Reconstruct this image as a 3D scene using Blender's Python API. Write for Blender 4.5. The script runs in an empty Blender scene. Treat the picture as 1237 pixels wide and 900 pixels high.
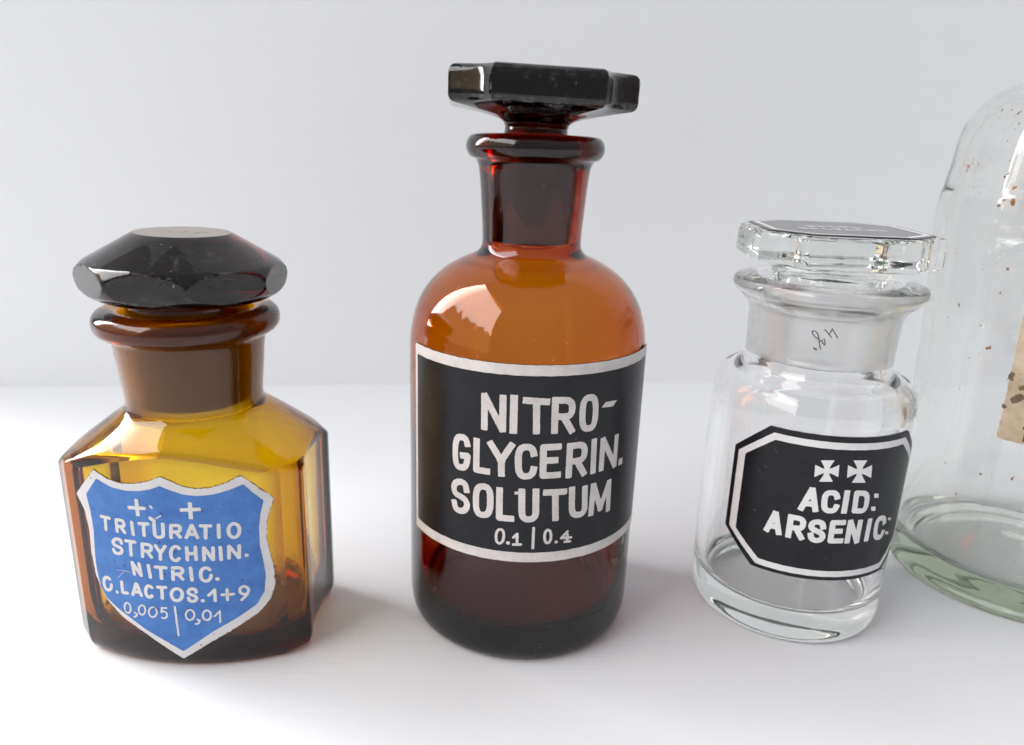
import bpy, math, random
import numpy as np
from mathutils import Matrix, Vector

random.seed(7)
rng = np.random.default_rng(7)
MM = 0.001
sc = bpy.context.scene
col = sc.collection

# ------------------------------------------------------------------ camera
PW, PH = 1237.0, 900.0            # the photograph's own pixel grid
F = 900.0                         # focal length in those pixels
PITCH, ROLL, CAMZ = math.radians(16.87), math.radians(1.99), 119.09
_fw = np.array([0, math.cos(PITCH), -math.sin(PITCH)])
_u0 = np.array([0, math.sin(PITCH), math.cos(PITCH)])
_r0 = np.array([1.0, 0, 0])
_rt = math.cos(ROLL) * _r0 + math.sin(ROLL) * _u0
_up = -math.sin(ROLL) * _r0 + math.cos(ROLL) * _u0
CO = np.array([0, 0, CAMZ])
cd = bpy.data.cameras.new('camera')
cam = bpy.data.objects.new('camera', cd)
col.objects.link(cam)
cd.sensor_fit = 'HORIZONTAL'
cd.sensor_width = 36.0
cd.lens = 36.0 * F / PW
cd.clip_start = 0.005
cd.clip_end = 20.0
M = Matrix.Identity(4)
for i in range(3):
    M[i][0], M[i][1], M[i][2], M[i][3] = _rt[i], _up[i], -_fw[i], CO[i] * MM
cam.matrix_world = M
cd.dof.use_dof = True
cd.dof.focus_distance = 0.166
cd.dof.aperture_fstop = 17.0
sc.camera = cam

# ------------------------------------------------------------------ world, lamps, exposure
w = bpy.data.worlds.new('World')
sc.world = w
w.use_nodes = True
bg = w.node_tree.nodes['Background']
bg.inputs[0].default_value = (0.93, 0.95, 1.0, 1)
# even room light, stronger from the white ceiling than from the walls and floor
_wn, _wl = w.node_tree.nodes, w.node_tree.links
_tc = _wn.new('ShaderNodeTexCoord'); _sx = _wn.new('ShaderNodeSeparateXYZ'); _mr = _wn.new('ShaderNodeMapRange')
_mr.interpolation_type = 'SMOOTHSTEP'
_mr.inputs['From Min'].default_value = 0.0; _mr.inputs['From Max'].default_value = 1.0
_mr.inputs['To Min'].default_value = 0.38; _mr.inputs['To Max'].default_value = 0.50
_wl.new(_tc.outputs['Generated'], _sx.inputs[0]); _wl.new(_sx.outputs['Z'], _mr.inputs['Value'])
_wl.new(_mr.outputs['Result'], bg.inputs[1])

def window_lamp(name, loc, target, sx, sy, power, color):
    """the room's window: bright overcast sky above a dark line of autumn trees"""
    ld = bpy.data.lights.new(name, 'AREA')
    ld.shape = 'RECTANGLE'
    ld.size, ld.size_y = sx, sy
    ld.energy = power
    ld.color = color
    ld.use_nodes = True
    t = ld.node_tree; n, l = t.nodes, t.links
    em = n['Emission']
    geo = n.new('ShaderNodeNewGeometry')
    sep = n.new('ShaderNodeSeparateXYZ'); l.new(geo.outputs['Position'], sep.inputs[0])
    nz = n.new('ShaderNodeTexNoise'); nz.inputs['Scale'].default_value = 1.25; nz.inputs['Detail'].default_value = 9.0; nz.inputs['Roughness'].default_value = 0.62
    l.new(geo.outputs['Position'], nz.inputs['Vector'])
    ad = n.new('ShaderNodeMath'); ad.operation = 'MULTIPLY_ADD'      # height minus ragged tree line
    l.new(nz.outputs['Fac'], ad.inputs[0]); ad.inputs[1].default_value = -3.33; l.new(sep.outputs['Z'], ad.inputs[2])
    mr = n.new('ShaderNodeMapRange'); mr.inputs['From Min'].default_value = TREE_Z - 0.03; mr.inputs['From Max'].default_value = TREE_Z + 0.03
    fall = n.new('ShaderNodeMapRange')                                # the trees give way to open sky at the far end
    fall.inputs['From Min'].default_value = 0.63; fall.inputs['From Max'].default_value = 1.66; fall.inputs['To Max'].default_value = 2.9
    l.new(sep.outputs['Y'], fall.inputs['Value'])
    a2 = n.new('ShaderNodeMath'); a2.operation = 'ADD'
    l.new(ad.outputs[0], a2.inputs[0]); l.new(fall.outputs['Result'], a2.inputs[1])
    l.new(a2.outputs[0], mr.inputs['Value'])
    mx = n.new('ShaderNodeMix'); mx.data_type = 'RGBA'
    l.new(mr.outputs['Result'], mx.inputs['Factor'])
    mx.inputs[6].default_value = (0.13, 0.085, 0.04, 1)
    mx.inputs[7].default_value = (1.0, 0.985, 0.99, 1)
    l.new(mx.outputs[2], em.inputs['Color'])
    br_ = n.new('ShaderNodeMapRange'); br_.interpolation_type = 'SMOOTHSTEP'    # the sky is brightest low at the far end
    br_.inputs['From Min'].default_value = 0.38; br_.inputs['From Max'].default_value = 1.98
    br_.inputs['To Min'].default_value = 0.88; br_.inputs['To Max'].default_value = 2.1
    l.new(sep.outputs['Y'], br_.inputs['Value']); l.new(br_.outputs['Result'], em.inputs['Strength'])
    o = bpy.data.objects.new(name, ld)
    col.objects.link(o)
    o.location = loc
    d = Vector(target) - Vector(loc)
    o.rotation_euler = d.to_track_quat('-Z', 'Y').to_euler()
    return o

TREE_Z = 0.80
WIN = window_lamp('window_light', (-4.1, -1.54, 4.07), (0.0, -1.54, 4.07), 7.4, 7.7, 1280.0, (1.0, 1.0, 1.0))

sc.view_settings.view_transform = 'Standard'
sc.view_settings.look = 'None'
sc.view_settings.exposure = 0.0
sc.view_settings.gamma = 1.0
sc.render.engine = 'CYCLES'
cy = sc.cycles
cy.use_denoising = True
cy.max_bounces = 32
cy.transmission_bounces = 28
cy.glossy_bounces = 10
cy.diffuse_bounces = 5
cy.transparent_max_bounces = 16
cy.caustics_refractive = True
cy.caustics_reflective = True
cy.blur_glossy = 0.3
cy.sample_clamp_indirect = 6.0

# ------------------------------------------------------------------ photo pixels to surfaces
def ray(px, py):
    d = _fw + _rt * (px - PW / 2) / F - _up * (py - PH / 2) / F
    return d / np.linalg.norm(d)

def px_cyl(px, py, cx, cyy, R):
    """photo pixel -> (arc length s, height z) where its sight line meets an upright cylinder"""
    d = ray(px, py)
    a = d[0] ** 2 + d[1] ** 2
    b = (CO[0] - cx) * d[0] + (CO[1] - cyy) * d[1]
    c = (CO[0] - cx) ** 2 + (CO[1] - cyy) ** 2 - R * R
    t = (-b - math.sqrt(max(b * b - a * c, 0))) / a
    P = CO + d * t
    return R * math.atan2(P[0] - cx, -(P[1] - cyy)), P[2]

# ------------------------------------------------------------------ materials
def nt(mat):
    mat.use_nodes = True
    t = mat.node_tree
    return t, t.nodes, t.links

def glass(name, sigma, rough=0.0, frost_rough=0.45, wave=0.00006, wave_scale=90.0, dust=0.0, dust_col=(0.75, 0.72, 0.68),
          frost_mix=0.3, frost_col=(0.8, 0.76, 0.72), wear=0.0):
    """solid glass: clear interface, colour from absorption (1/mm per channel) along the path inside"""
    m = bpy.data.materials.new(name)
    t, n, l = nt(m)
    p = n['Principled BSDF']
    out = n['Material Output']
    p.inputs['Base Color'].default_value = (1, 1, 1, 1)
    p.inputs['Transmission Weight'].default_value = 1.0
    p.inputs['IOR'].default_value = 1.51
    at = n.new('ShaderNodeAttribute'); at.attribute_name = 'frost'
    mr = n.new('ShaderNodeMapRange')
    mr.inputs['To Min'].default_value = rough
    mr.inputs['To Max'].default_value = frost_rough
    l.new(at.outputs['Fac'], mr.inputs['Value'])
    l.new(mr.outputs['Result'], p.inputs['Roughness'])
    tc = n.new('ShaderNodeTexCoord')
    nz = n.new('ShaderNodeTexNoise'); nz.inputs['Scale'].default_value = wave_scale; nz.inputs['Detail'].default_value = 1.5
    l.new(tc.outputs['Object'], nz.inputs['Vector'])
    bp = n.new('ShaderNodeBump'); bp.inputs['Strength'].default_value = 1.0; bp.inputs['Distance'].default_value = wave
    l.new(nz.outputs['Fac'], bp.inputs['Height'])
    l.new(bp.outputs['Normal'], p.inputs['Normal'])
    surf = p.outputs['BSDF']
    fd = n.new('ShaderNodeBsdfDiffuse'); fd.inputs['Color'].default_value = (*frost_col, 1)
    fm = n.new('ShaderNodeMath'); fm.operation = 'MULTIPLY'; fm.inputs[1].default_value = frost_mix
    l.new(at.outputs['Fac'], fm.inputs[0])
    fx = n.new('ShaderNodeMixShader')
    tl_ = n.new('ShaderNodeBsdfTranslucent'); tl_.inputs['Color'].default_value = (*frost_col, 1)
    ft = n.new('ShaderNodeMixShader'); ft.inputs[0].default_value = 0.5
    l.new(fd.outputs[0], ft.inputs[1]); l.new(tl_.outputs[0], ft.inputs[2])
    l.new(fm.outputs[0], fx.inputs[0]); l.new(surf, fx.inputs[1]); l.new(ft.outputs[0], fx.inputs[2])
    surf = fx.outputs[0]
    if dust > 0:
        dn = n.new('ShaderNodeTexNoise'); dn.inputs['Scale'].default_value = 1500.0; dn.inputs['Detail'].default_value = 1.0
        l.new(tc.outputs['Object'], dn.inputs['Vector'])
        big = n.new('ShaderNodeTexNoise'); big.inputs['Scale'].default_value = 110.0; big.inputs['Detail'].default_value = 3.0
        l.new(tc.outputs['Object'], big.inputs['Vector'])
        ad = n.new('ShaderNodeMath'); ad.operation = 'MULTIPLY_ADD'
        l.new(big.outputs['Fac'], ad.inputs[0]); ad.inputs[1].default_value = 0.22; l.new(dn.outputs['Fac'], ad.inputs[2])
        rp = n.new('ShaderNodeMapRange'); rp.inputs['From Min'].default_value = 0.88; rp.inputs['From Max'].default_value = 0.92
        rp.inputs['To Max'].default_value = dust
        l.new(ad.outputs[0], rp.inputs['Value'])
        df = n.new('ShaderNodeBsdfDiffuse'); df.inputs['Color'].default_value = (*dust_col, 1)
        mx = n.new('ShaderNodeMixShader')
        l.new(rp.outputs['Result'], mx.inputs[0]); l.new(surf, mx.inputs[1]); l.new(df.outputs[0], mx.inputs[2])
        surf = mx.outputs[0]
    if wear > 0:                                                       # rubbed and nicked edges
        bv = n.new('ShaderNodeBevel'); bv.samples = 4; bv.inputs['Radius'].default_value = 0.0007
        gm_ = n.new('ShaderNodeNewGeometry')
        dp = n.new('ShaderNodeVectorMath'); dp.operation = 'DOT_PRODUCT'
        l.new(bv.outputs[0], dp.inputs[0]); l.new(gm_.outputs['True Normal'], dp.inputs[1])
        e1 = n.new('ShaderNodeMapRange'); e1.inputs['From Min'].default_value = 0.995; e1.inputs['From Max'].default_value = 0.93
        l.new(dp.outputs['Value'], e1.inputs['Value'])
        wn = n.new('ShaderNodeTexNoise'); wn.inputs['Scale'].default_value = 420.0; wn.inputs['Detail'].default_value = 5.0; wn.inputs['Roughness'].default_value = 0.7
        l.new(tc.outputs['Object'], wn.inputs['Vector'])
        e2 = n.new('ShaderNodeMapRange'); e2.inputs['From Min'].default_value = 0.50; e2.inputs['From Max'].default_value = 0.62
        l.new(wn.outputs['Fac'], e2.inputs['Value'])
        e3 = n.new('ShaderNodeMath'); e3.operation = 'MULTIPLY'
        l.new(e1.outputs['Result'], e3.inputs[0]); l.new(e2.outputs['Result'], e3.inputs[1])
        sn = n.new('ShaderNodeTexNoise'); sn.inputs['Scale'].default_value = 150.0; sn.inputs['Detail'].default_value = 8.0; sn.inputs['Roughness'].default_value = 0.8
        l.new(tc.outputs['Object'], sn.inputs['Vector'])
        e4 = n.new('ShaderNodeMapRange'); e4.inputs['From Min'].default_value = 0.56; e4.inputs['From Max'].default_value = 0.68; e4.inputs['To Max'].default_value = 0.35
        l.new(sn.outputs['Fac'], e4.inputs['Value'])
        e5 = n.new('ShaderNodeMath'); e5.operation = 'MAXIMUM'
        l.new(e3.outputs[0], e5.inputs[0]); l.new(e4.outputs['Result'], e5.inputs[1])
        e6 = n.new('ShaderNodeMath'); e6.operation = 'MULTIPLY'; e6.inputs[1].default_value = wear
        l.new(e5.outputs[0], e6.inputs[0])
        wd = n.new('ShaderNodeBsdfDiffuse'); wd.inputs['Color'].default_value = (0.62, 0.60, 0.58, 1)
        wx = n.new('ShaderNodeMixShader')
        l.new(e6.outputs[0], wx.inputs[0]); l.new(surf, wx.inputs[1]); l.new(wd.outputs[0], wx.inputs[2])
        surf = wx.outputs[0]
    l.new(surf, out.inputs['Surface'])
    smax = max(sigma)
    if smax > 0:
        va = n.new('ShaderNodeVolumeAbsorption')
        va.inputs['Density'].default_value = smax * 1000.0
        va.inputs['Color'].default_value = (*[1 - s / smax for s in sigma], 1)
        l.new(va.outputs[0], out.inputs['Volume'])
    return m

def enamel(name, c1, c2, rough=0.35, scale=180.0, bump=0.00003, speck=None, speck_col=(0.02, 0.02, 0.02), coat=0.0, spec=0.5):
    m = bpy.data.materials.new(name)
    t, n, l = nt(m)
    p = n['Principled BSDF']
    tc = n.new('ShaderNodeTexCoord')
    nz = n.new('ShaderNodeTexNoise'); nz.inputs['Scale'].default_value = scale; nz.inputs['Detail'].default_value = 6.0
    nz.inputs['Roughness'].default_value = 0.65
    l.new(tc.outputs['Object'], nz.inputs['Vector'])
    cr = n.new('ShaderNodeValToRGB')
    cr.color_ramp.elements[0].position = 0.32; cr.color_ramp.elements[0].color = (*c1, 1)
    cr.color_ramp.elements[1].position = 0.68; cr.color_ramp.elements[1].color = (*c2, 1)
    l.new(nz.outputs['Fac'], cr.inputs['Fac'])
    colr = cr.outputs['Color']
    if speck:
        sn = n.new('ShaderNodeTexNoise'); sn.inputs['Scale'].default_value = 900.0; sn.inputs['Detail'].default_value = 2.0
        l.new(tc.outputs['Object'], sn.inputs['Vector'])
        rp = n.new('ShaderNodeMapRange'); rp.inputs['From Min'].default_value = speck; rp.inputs['From Max'].default_value = speck + 0.03
        l.new(sn.outputs['Fac'], rp.inputs['Value'])
        mx = n.new('ShaderNodeMix'); mx.data_type = 'RGBA'
        l.new(rp.outputs['Result'], mx.inputs['Factor'])
        l.new(colr, mx.inputs[6]); mx.inputs[7].default_value = (*speck_col, 1)
        colr = mx.outputs[2]
    l.new(colr, p.inputs['Base Color'])
    rr = n.new('ShaderNodeMapRange'); rr.inputs['To Min'].default_value = rough * 0.8; rr.inputs['To Max'].default_value = rough * 1.25
    l.new(nz.outputs['Fac'], rr.inputs['Value']); l.new(rr.outputs['Result'], p.inputs['Roughness'])
    p.inputs['Specular IOR Level'].default_value = spec
    p.inputs['Coat Weight'].default_value = coat
    p.inputs['Coat Roughness'].default_value = 0.12
    bn = n.new('ShaderNodeTexNoise'); bn.inputs['Scale'].default_value = 500.0; bn.inputs['Detail'].default_value = 4.0
    l.new(tc.outputs['Object'], bn.inputs['Vector'])
    bp = n.new('ShaderNodeBump'); bp.inputs['Strength'].default_value = 0.8; bp.inputs['Distance'].default_value = bump
    l.new(bn.outputs['Fac'], bp.inputs['Height']); l.new(bp.outputs['Normal'], p.inputs['Normal'])
    return m

def board(name, c1, c2, rough, line=0.0):
    m = enamel(name, c1, c2, rough, 9.0, 0.00002, speck=0.77 if line else None, speck_col=(0.5, 0.5, 0.5))
    if line:
        t, n, l = nt(m)
        p = n['Principled BSDF']
        tc = n.new('ShaderNodeTexCoord')
        mp = n.new('ShaderNodeMapping'); mp.inputs['Scale'].default_value = (14, 900, 1)
        l.new(tc.outputs['Object'], mp.inputs['Vector'])
        nz = n.new('ShaderNodeTexNoise'); nz.inputs['Scale'].default_value = 1.0; nz.inputs['Detail'].default_value = 3.0
        l.new(mp.outputs[0], nz.inputs['Vector'])
        bp = n.new('ShaderNodeBump'); bp.inputs['Strength'].default_value = 1.0; bp.inputs['Distance'].default_value = line
        l.new(nz.outputs['Fac'], bp.inputs['Height'])
        old = p.inputs['Normal'].links[0].from_node
        l.new(old.outputs['Normal'], bp.inputs['Normal'])
        l.new(bp.outputs['Normal'], p.inputs['Normal'])
    return m

M_TABLE = board('white_lacquered_board', (0.72, 0.733, 0.752), (0.735, 0.747, 0.764), 0.7, 0.00006)
M_WALL = board('white_painted_wall', (0.862, 0.880, 0.900), (0.876, 0.893, 0.91), 0.75)
M_AMBER_L = glass('honey_amber_glass', (0.100, 0.235, 1.7), wave=0.00003, dust=0.2, frost_mix=0.42)
M_AMBER_M = glass('brown_amber_glass', (0.205, 0.74, 3.4), dust=0.35, wave=0.00003, frost_mix=0.12)
M_DARK_L = glass('dark_stopper_glass', (0.13, 0.28, 0.34), wave=0.00002, dust=0.4, wear=0.28, frost_mix=0.65)
M_DARK_M = glass('dark_brown_stopper_glass', (0.20, 0.50, 0.75), wave=0.00003, dust=0.5, frost_mix=0.12, wear=0.45)
M_PLUG_M = glass('dark_brown_plug_glass', (0.30, 0.75, 1.2), wave=0.00003, frost_mix=0.1)
M_CLEAR = glass('clear_glass', (0.0022, 0.0016, 0.0022), wave=0.00005, frost_rough=0.28, frost_mix=0.08, frost_col=(0.98, 0.96, 0.93))
M_CLEAR_ST = glass('clear_stopper_glass', (0.0022, 0.0016, 0.0024), wave=0.00006, wave_scale=200.0, frost_rough=0.24, dust=0.3, frost_mix=0.10, frost_col=(0.92, 0.90, 0.87), wear=0.35)
M_GREEN = glass('pale_green_glass', (0.0112, 0.0092, 0.0132), wave=0.00012, wave_scale=60.0, dust=0.35, dust_col=(0.45, 0.36, 0.22))
M_BLUE = enamel('blue_enamel', (0.030, 0.135, 0.42), (0.062, 0.205, 0.54), 0.42, 260.0, speck=0.70, speck_col=(0.03, 0.05, 0.14))
M_WHITE_L = enamel('white_label_paint', (0.62, 0.60, 0.60), (0.70, 0.68, 0.68), 0.5, 300.0, speck=0.72, speck_col=(0.16, 0.13, 0.11))
M_BLACK = enamel('black_enamel', (0.008, 0.0085, 0.011), (0.015, 0.016, 0.020), 0.30, 120.0, speck=0.74, speck_col=(0.10, 0.10, 0.10), spec=0.26)
M_BACK = enamel('dark_label_ground', (0.012, 0.010, 0.009), (0.03, 0.025, 0.02), 0.6, 300.0)
M_BACK_L = enamel('brown_label_ground', (0.10, 0.075, 0.05), (0.17, 0.13, 0.09), 0.6, 300.0)
M_MOULD = enamel('mould_brown', (0.10, 0.068, 0.042), (0.22, 0.15, 0.09), 0.9, 500.0)
M_GLOSSBLACK = enamel('glossy_black_enamel', (0.014, 0.014, 0.016), (0.02, 0.02, 0.022), 0.16, 120.0, spec=0.6)
M_CREAM = enamel('cream_label_paint', (0.54, 0.50, 0.48), (0.68, 0.64, 0.62), 0.5, 240.0, speck=0.745, speck_col=(0.30, 0.26, 0.23))
M_WHITE_R = enamel('white_enamel', (0.66, 0.66, 0.66), (0.74, 0.74, 0.74), 0.4, 240.0)
M_PAPER = enamel('aged_paper', (0.42, 0.31, 0.20), (0.66, 0.55, 0.41), 0.85, 130.0, 0.00008, speck=0.70, speck_col=(0.20, 0.13, 0.08))
M_INK = enamel('faded_black_ink', (0.02, 0.018, 0.016), (0.05, 0.045, 0.04), 0.7, 300.0)
M_PENCIL = enamel('pencil', (0.05, 0.05, 0.05), (0.12, 0.12, 0.12), 0.6, 900.0)
M_RUST = enamel('rust_stain', (0.16, 0.055, 0.015), (0.42, 0.19, 0.07), 0.8, 900.0)
M_GREY = enamel('worn_grey_etching', (0.20, 0.19, 0.19), (0.36, 0.35, 0.34), 0.7, 900.0)

# ------------------------------------------------------------------ mesh helpers
def mesh_obj(name, verts, faces, mat, parent=None, sharp=None, frost=None, smooth=True):
    me = bpy.data.meshes.new(name)
    me.from_pydata((np.asarray(verts, float) * MM).tolist(), [], faces)
    me.materials.append(mat)
    if smooth:
        me.polygons.foreach_set('use_smooth', [True] * len(me.polygons))
        if sharp is not None:
            me.set_sharp_from_angle(angle=math.radians(sharp))
    a = me.attributes.new('frost', 'FLOAT', 'POINT')
    if frost is not None:
        a.data.foreach_set('value', np.asarray(frost, np.float32))
    me.update()
    o = bpy.data.objects.new(name, me)
    col.objects.link(o)
    if parent is not None:
        o.parent = parent
    return o

def thing(name, label, cat, x, y, z=0.0, rot=(0, 0, 0)):
    o = bpy.data.objects.new(name, None)
    o.empty_display_size = 0.01
    col.objects.link(o)
    o.location = (x * MM, y * MM, z * MM)
    o.rotation_euler = rot
    o['label'] = label
    o['category'] = cat
    return o

def loft(levels, ang, cap_start=True, cap_end=True, frost_levels=None):
    """levels: list of (r, z), each a number or an array over ang; a closed skin wound outwards"""
    n = len(ang)
    V, Fc, fr = [], [], []
    for k, (r, z) in enumerate(levels):
        r = np.broadcast_to(r, n); z = np.broadcast_to(z, n)
        V.append(np.stack([r * np.sin(ang), -r * np.cos(ang), z], -1))
        fr += [frost_levels[k] if frost_levels else 0.0] * n
    V = np.concatenate(V)
    for k in range(len(levels) - 1):
        a, b = k * n, (k + 1) * n
        for i in range(n):
            j = (i + 1) % n
            Fc.append((a + i, a + j, b + j, b + i))
    V = V.tolist()
    if cap_start:
        zc = float(np.mean(np.broadcast_to(levels[0][1], n)))
        V.append([0, 0, zc]); fr.append(0.0); c = len(V) - 1
        Fc += [(c, (i + 1) % n, i) for i in range(n)]
    if cap_end:
        zc = float(np.mean(np.broadcast_to(levels[-1][1], n)))
        V.append([0, 0, zc]); fr.append(frost_levels[-1] if frost_levels else 0.0); c = len(V) - 1
        b = (len(levels) - 1) * n
        Fc += [(c, b + i, b + (i + 1) % n) for i in range(n)]
    return V, Fc, fr

def smooth_profile(pts, sub=4):
    """Catmull-Rom through (r, z, hard) points; hard points stay as corners"""
    P = [np.array(p[:2], float) for p in pts]
    hard = [len(p) > 2 and p[2] for p in pts]
    out = [P[0]]
    for i in range(len(P) - 1):
        p1, p2 = P[i], P[i + 1]
        p0 = P[i - 1] if i > 0 and not hard[i] else p1 - (p2 - p1)
        p3 = P[i + 2] if i + 2 < len(P) and not hard[i + 1] else p2 + (p2 - p1)
        d1 = np.linalg.norm(p2 - p1)
        m1 = (p2 - p0) / max(np.linalg.norm(p2 - p0), 1e-9) * d1
        m2 = (p3 - p1) / max(np.linalg.norm(p3 - p1), 1e-9) * d1
        for k in range(1, sub + 1):
            t = k / sub
            h1, h2 = 2 * t**3 - 3 * t**2 + 1, -2 * t**3 + 3 * t**2
            h3, h4 = t**3 - 2 * t**2 + t, t**3 - t**2
            q = h1 * p1 + h2 * p2 + h3 * m1 + h4 * m2
            q[0] = max(q[0], 0.02)
            out.append(q)
    return out

ANG = np.linspace(0, 2 * math.pi, 144, endpoint=False)

def lathe_obj(name, pts, mat, parent, frost=None, sharp=40, sub=4):
    prof = smooth_profile(pts, sub)
    fl = [frost(r, z) if frost else 0.0 for r, z in prof]
    V, Fc, fr = loft([(r, z) for r, z in prof], ANG, True, True, fl)
    return mesh_obj(name, V, Fc, mat, parent, sharp, fr)

# ------------------------------------------------------------------ painted shapes on cylinders (distance fields, meshed)
def vnoise(x, y, s):
    return (np.sin(x * s * 1.7 + 1.3 * np.sin(y * s * 1.1)) * np.cos(y * s * 1.9 + 0.7 * np.sin(x * s * 2.3))
            + 0.6 * np.sin(x * s * 4.1 + y * s * 3.3) * np.cos(y * s * 4.9 - x * s * 2.7))

def sd_segment(X, Y, a, b, hw, square):
    ax, ay = a; bx, by = b
    dx, dy = bx - ax, by - ay
    L = math.hypot(dx, dy)
    if L < 1e-6:
        return np.hypot(X - ax, Y - ay) - hw
    ux, uy = dx / L, dy / L
    t = (X - ax) * ux + (Y - ay) * uy
    q = (X - ax) * -uy + (Y - ay) * ux
    if square == 0:
        tc = np.clip(t, 0, L)
        return np.hypot(t - tc, q) - hw
    lo = hw if square & 1 else 0.0
    hi = hw if square & 2 else 0.0
    c = (L + hi - lo) / 2; h = (L + hi + lo) / 2
    rr = 0.25 * hw
    qx = np.abs(t - c) - h + rr; qy = np.abs(q) - hw + rr
    return np.hypot(np.maximum(qx, 0), np.maximum(qy, 0)) + np.minimum(np.maximum(qx, qy), 0) - rr

def sd_stroke(X, Y, pts, hw, square):
    d = None
    n = len(pts) - 1
    closed = n > 2 and math.dist(pts[0], pts[-1]) < 1e-6
    for i in range(n):
        s = 0
        if square and not closed:
            s = (1 if i == 0 else 0) | (2 if i == n - 1 else 0)
        e = sd_segment(X, Y, pts[i], pts[i + 1], hw, s)
        d = e if d is None else np.minimum(d, e)
        if s and n > 1:
            d = np.minimum(d, np.hypot(X - pts[i + (0 if i else 1)][0], Y - pts[i + (0 if i else 1)][1]) - hw)
    return d

def sd_polygon(X, Y, P):
    P = np.asarray(P, float)
    d = np.full(X.shape, 1e9); inside = np.zeros(X.shape, bool)
    n = len(P)
    for i in range(n):
        a, b = P[i], P[(i + 1) % n]
        e = b - a
        t = np.clip(((X - a[0]) * e[0] + (Y - a[1]) * e[1]) / (e @ e + 1e-12), 0, 1)
        d = np.minimum(d, np.hypot(X - a[0] - t * e[0], Y - a[1] - t * e[1]))
        c = (a[1] > Y) != (b[1] > Y)
        with np.errstate(divide='ignore', invalid='ignore'):
            xx = a[0] + (Y - a[1]) * e[0] / (e[1] if abs(e[1]) > 1e-12 else 1e-12)
        inside ^= c & (X < xx)
    return np.where(inside, -d, d)

def field_mesh(fn, x0, x1, y0, y1, step):
    """filled marching squares of fn < 0 : returns 2-D points and faces"""
    nx, ny = max(2, int((x1 - x0) / step) + 2), max(2, int((y1 - y0) / step) + 2)
    xs = x0 + np.arange(nx) * step; ys = y0 + np.arange(ny) * step
    X, Y = np.meshgrid(xs, ys)
    D = fn(X, Y)
    pts, idx, faces = [], {}, []
    def corner(i, j):
        k = (i, j)
        if k not in idx:
            idx[k] = len(pts); pts.append((xs[i], ys[j]))
        return idx[k]
    def cross(i, j, i2, j2):
        k = (i, j, i2, j2) if (i, j) < (i2, j2) else (i2, j2, i, j)
        if k not in idx:
            a, b = D[j, i], D[j2, i2]
            t = min(max(a / (a - b), 0.02), 0.98)
            idx[k] = len(pts); pts.append((xs[i] + (xs[i2] - xs[i]) * t, ys[j] + (ys[j2] - ys[j]) * t))
        return idx[k]
    ins = D < 0
    cell = ins[:-1, :-1] | ins[1:, :-1] | ins[:-1, 1:] | ins[1:, 1:]
    for j, i in zip(*np.nonzero(cell)):
        c = [(i, j), (i + 1, j), (i + 1, j + 1), (i, j + 1)]
        poly = []
        for k in range(4):
            a, b = c[k], c[(k + 1) % 4]
            ia, ib = ins[a[1], a[0]], ins[b[1], b[0]]
            if ia:
                poly.append(corner(*a))
            if ia != ib:
                poly.append(cross(*a, *b))
        if len(poly) >= 3:
            faces.append(tuple(poly))
    return pts, faces

class Cyl:
    """an upright cylinder that carries paint: arc length s (0 = facing -y), height z; local origin at (ox, oy)"""
    def __init__(s, cx, cyy, R, ox, oy, rfun=None):
        s.cx, s.cy, s.R, s.ox, s.oy, s.rfun = cx, cyy, R, ox, oy, rfun
    def px(s, x, y):
        return px_cyl(x, y, s.cx, s.cy, s.R)
    def pos(s, q, off):
        a = q[0] / s.R
        r = (s.rfun(q[1]) if s.rfun else s.R) + off
        return (s.cx - s.ox + r * math.sin(a), s.cy - s.oy - r * math.cos(a), q[1])

def paint(name, surf, parts, mat, parent, off, skirt=None):
    """parts: list of (points, faces) in (s, z); skirt = lower offset closing the rim down to the glass"""
    V, Fc = [], []
    for pts, faces in parts:
        b = len(V)
        V += [surf.pos(q, off) for q in pts]
        Fc += [tuple(b + i for i in f) for f in faces]
        if skirt is not None:
            cnt = {}
            for f in faces:
                for k in range(len(f)):
                    e = (f[k], f[(k + 1) % len(f)])
                    cnt[e] = cnt.get(e, 0) + 1
            bnd = [e for e in cnt if (e[1], e[0]) not in cnt]
            low = {}
            for e in bnd:
                for v in e:
                    if v not in low:
                        low[v] = len(V); V.append(surf.pos(pts[v], skirt))
            Fc += [(b + e[1], b + e[0], low[e[0]], low[e[1]]) for e in bnd]
    return mesh_obj(name, V, Fc, mat, parent, 40)

def plate(fn, x0, x1, y0, y1, step):
    return [field_mesh(fn, x0, x1, y0, y1, step)]

# ------------------------------------------------------------------ lettering
def arc(cx, cyy, rx, ry, a0, a1, n=14, p=2.0):
    o = []
    for k in range(n + 1):
        a = math.radians(a0 + (a1 - a0) * k / n)
        c, s = math.cos(a), math.sin(a)
        o.append((cx + rx * math.copysign(abs(c) ** (2 / p), c), cyy + ry * math.copysign(abs(s) ** (2 / p), s)))
    return o

def spline(P, n=5):
    o = []
    for i in range(len(P) - 1):
        p0, p1, p2, p3 = P[max(i - 1, 0)], P[i], P[i + 1], P[min(i + 2, len(P) - 1)]
        for k in range(n):
            t = k / n
            o.append(tuple(0.5 * (2 * p1[c] + (p2[c] - p0[c]) * t + (2 * p0[c] - 5 * p1[c] + 4 * p2[c] - p3[c]) * t * t
                     + (3 * p1[c] - p0[c] - 3 * p2[c] + p3[c]) * t**3) for c in (0, 1)))
    o.append(P[-1])
    return o

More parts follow.
